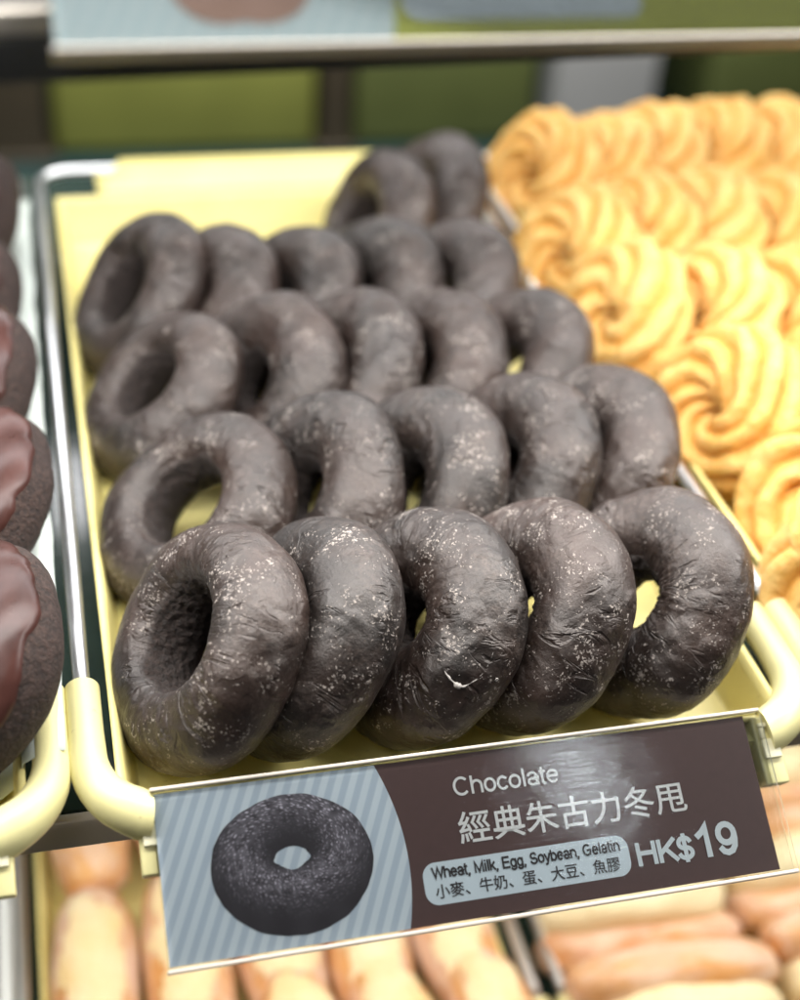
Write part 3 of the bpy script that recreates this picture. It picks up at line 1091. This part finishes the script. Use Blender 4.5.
sign = empty('price_sign', (0.0180, -0.0491, 0.0))
sign.rotation_euler = ROT.to_euler()
tag(sign, 'brown and blue striped price sign for chocolate doughnuts, clipped under the yellow tray', 'price sign')
HH = 0.0505
edge_pts = []
for i in range(25):     # bulging right border of the striped panel
    k = i / 24
    y = -HH * k
    edge_pts.append((0.0690 + 0.0063 * (1 - ((k - 0.60) / 0.60) ** 2) , y))
cd = card(sign, 0.1960, HH, edge_pts, M['brown'], M['stripes'])
ring_picture(cd)
stroke_text('Chocolate', 'title_lettering', 0.0352, 0.0931, -0.0130, M['white'], cd, 0.0003, 0.150)
text_mesh('經典朱古力冬甩', 'chinese_lettering', 0.0768, 0.0926, -0.0282, M['white'], cd, 0.0003, 0.010, 0.0101)
pill = MB().poly(rounded(0.0788, -0.0450, 0.1464, -0.0322, 0.0042, 0.0002)).build('ingredient_panel', M['pill'], cd)
pill.parent = sign
stroke_text('Wheat, Milk, Egg, Soybean, Gelatin', 'ingredient_lettering', 0.0620, 0.0816, -0.0371, M['black'], pill, 0.0004, 0.20, 0.0034)
text_mesh('小麥、牛奶、蛋、大豆、魚膠', 'chinese_ingredient_lettering', 0.0606, 0.0820, -0.0428, M['black'], pill, 0.0004, 0.008)
pr = stroke_text('HK$', 'currency_lettering', 0.0196, 0.1487, -0.0428, M['ice'], cd, 0.0003, 0.20, 0.0071)
stroke_text('19', 'price_lettering', 0.0146, 0.1693, -0.0432, M['ice'], cd, 0.0003, 0.20, 0.0097)
holder(sign, 0.2015, HH)

# sign of the shelf above: only its lower border is in view
sg = empty('price_sign', (0.0069 + 0.0, -0.0450 + 0.0431, 0.2259 + 0.0276))
sg.rotation_euler = (Matrix.Rotation(-0.0070, 3, 'Y') @ ROT).to_euler()
tag(sg, 'pale blue and olive green price sign hanging from the upper shelf edge', 'price sign')
c2 = card(sg, 0.2300, HH, edge_pts, M['green'], M['stripes_pale'])
pp = MB().poly(rounded(0.0765, -0.0442, 0.1340, -0.0315, 0.0042, 0.0002)).build('ingredient_panel', M['pill'], c2)
v, f, ink = [], [], []
N = 64
for i in range(N):
    t = 2 * math.pi * i / N
    rr = 0.0185 * (1 + 0.10 * abs(math.cos(3 * t / 1.0)) - 0.05)
    for k in range(12):
        q = k / 11
        v.append((0.0405 + rr * 1.02 * q * math.cos(t), -0.0270 + rr * q * math.sin(t) * 0.98, 0.0003))
        g = 0.5 + 0.5 * noise.noise(Vector((q * 3 * math.cos(t), q * 3 * math.sin(t), 2)))
        ink.append((0.50 + 0.12 * g, 0.30 + 0.09 * g, 0.22 + 0.09 * g, 1))
for i in range(N):
    for k in range(11):
        f.append((i * 12 + k, i * 12 + k + 1, ((i + 1) % N) * 12 + k + 1, ((i + 1) % N) * 12 + k))
me = bpy.data.meshes.new('doughnut_picture')
me.from_pydata(v, [], f)
a = me.color_attributes.new('ink', 'FLOAT_COLOR', 'POINT')
a.data.foreach_set('color', [x for c in ink for x in c])
me.update()
link('doughnut_picture', me, M['ink'], c2)
holder(sg, 0.2350, HH)

# sign of the tray on the left: its right end is in view
sl = empty('price_sign', (0.0180 - 0.25, -0.0491, 0.0))
sl.rotation_euler = ROT.to_euler()
tag(sl, 'dark price sign at the left edge, only its end in view', 'price sign')
MB().box((0, -HH, -0.0008), (0.1960, 0, 0.0)).build('card', M['black'], sl)
holder(sl, 0.2015, HH)


# ------------------------------------------------------------------ buns on the lower shelf
def bun_mesh(name, seed, L, Wd, H, icing=False):
    rn = random.Random(seed)
    o = Vector((rn.uniform(-50, 50), rn.uniform(-50, 50), 0))
    nu, nv = 48, 28
    v, f = [], []
    ex = 0.78
    v = []
    rows = range(1, nv)
    for j in range(nv + 1):
        t = math.pi * j / nv
        cx = -math.cos(t); s = math.sin(t)
        prof = s ** 0.55
        for i in range(nu):
            a = 2 * math.pi * i / nu
            y = math.cos(a) * prof; z = math.sin(a) * prof
            p = Vector((cx * L / 2, y * Wd / 2, z * H / 2))
            g = 1 + 0.09 * noise.noise(p * 38 + o) + 0.03 * noise.noise(p * 120 + o)
            v.append(p * g)
    for j in range(nv):
        for i in range(nu):
            i2 = (i + 1) % nu
            f.append((j * nu + i, j * nu + i2, (j + 1) * nu + i2, (j + 1) * nu + i))
    if icing:
        keep = []
        for q in f:
            c = sum((v[k] for k in q), Vector()) / 4
            if c.z > H * (0.36 + 0.14 * noise.noise(c * 70 + o)):
                keep.append(q)
        f = keep
        v = [p * 1.035 for p in v]
    me = bpy.data.meshes.new(name)
    me.from_pydata(v, [], f)
    me.update()
    return me


LF = FLOOR - 0.26
IB = [bun_mesh('iced_bun', 500 + k, 0.098, 0.042, 0.040) for k in range(3)]
II = [bun_mesh('icing', 500 + k, 0.098, 0.042, 0.040, True) for k in range(3)]
row_l = [(-0.007, 0.094), (0.037, 0.092), (0.081, 0.094), (0.125, 0.092), (0.168, 0.093)]
nm = ['pale iced bun at the left end of the lower tray, left of the price sign',
      'pale iced bun just behind the left end of the price sign',
      'pale iced bun below the middle of the price sign, hidden at its top',
      'pale iced bun below the sign, second from the lower steel rail',
      'pale iced bun beside the lower steel rail']
k = 0
for (x, y), lb in zip(row_l, nm):
    d = link('iced_bun', IB[k % 3], M['bun'], None, True)
    d.location = (x, y - 0.02, LF + 0.021); d.rotation_euler = (0, math.radians(-4), math.radians(88 + 4 * (k % 3)))
    tag(d, lb, 'bun', 'pale iced buns on the lower shelf')
    link('icing', II[k % 3], M['sugar'], d, True)
    k += 1
nm2 = ['iced bun showing at the bottom left corner, in front of the left end bun',
       'iced bun at the bottom edge below the picture on the sign',
       'iced bun at the bottom edge right of the sign\'s left corner',
       'iced bun at the bottom edge below the brown half of the sign',
       'iced bun at the bottom edge against the lower steel rail']
for (x, y), lb in zip(row_l, nm2):
    d = link('iced_bun', IB[k % 3], M['bun'], None, True)
    d.location = (x + 0.004, y - 0.090, LF + 0.030); d.rotation_euler = (0, math.radians(8), math.radians(88 + 4 * (k % 3)))
    tag(d, lb, 'bun', 'pale iced buns on the lower shelf')
    link('icing', II[k % 3], M['sugar'], d, True)
    k += 1
nm3 = ['browner iced bun in the second row, left of the price sign under the tray corner',
       'browner iced bun in the second row just left of the sign\'s edge']
for (x, y), lb in zip([(-0.004, 0.170), (0.040, 0.172)], nm3):
    d = link('iced_bun', IB[k % 3], M['bun'], None, True)
    d.location = (x, y, LF + 0.024); d.rotation_euler = (0, 0, math.radians(90))
    tag(d, lb, 'bun', 'pale iced buns on the lower shelf')
    k += 1

CB = bun_mesh('cream_bun', 520, 0.102, 0.054, 0.034)
CB2 = bun_mesh('cream_bun_top', 521, 0.102, 0.054, 0.034)
CC = bun_mesh('cream', 522, 0.096, 0.068, 0.040)
cb = [(0.262, -0.004, 'orange bun split round pale cream at the bottom right, largest in view'),
      (0.262, 0.064, 'cream filled bun showing just under the lower edge of the price sign'),
      (0.368, 0.002, 'cream filled bun cut by the right edge at the bottom right corner'),
      (0.368, 0.070, 'cream filled bun at the right edge beside the sign\'s lower corner'),
      (0.368, 0.136, 'cream filled bun at the right edge below the sign\'s upper corner'),
      (0.368, 0.200, 'cream filled bun at the right edge below the yellow tray corner'),
      (0.262, -0.070, 'cream filled bun cut by the bottom edge at the lower right')]
for x, y, lb in cb:
    r = empty('cream_bun', (x, y, LF + 0.026), (math.radians(-58), 0, math.radians(-2)))
    tag(r, lb, 'bun', 'cream filled buns on the lower shelf')
    a = link('bottom_half', CB, M['bun'], r, True); a.location = (0, 0, -0.0195)
    b = link('top_half', CB2, M['bun'], r, True); b.location = (0, 0.003, 0.0195)
    c = link('cream', CC, M['cream'], r, True)

d = link('iced_bun', IB[1], M['bun'], None, True)
d.location = (-0.078, 0.075, LF + 0.024); d.rotation_euler = (0, 0, math.radians(91))
tag(d, 'tan bun at the bottom left edge of the picture, left of the pale divider strip', 'bun', 'pale iced buns on the lower shelf')
dv = MB().box((-0.0500, -0.02, LF - 0.002), (-0.0440, 0.42, LF + 0.036)).build('rail_stand_in', M['grey_plastic'], None, bevel=0.001)  # strip added to brighten the dark gap in place of silver rails
tag(dv, 'pale grey divider strip added in place of bright rails near the left edge', 'insert')
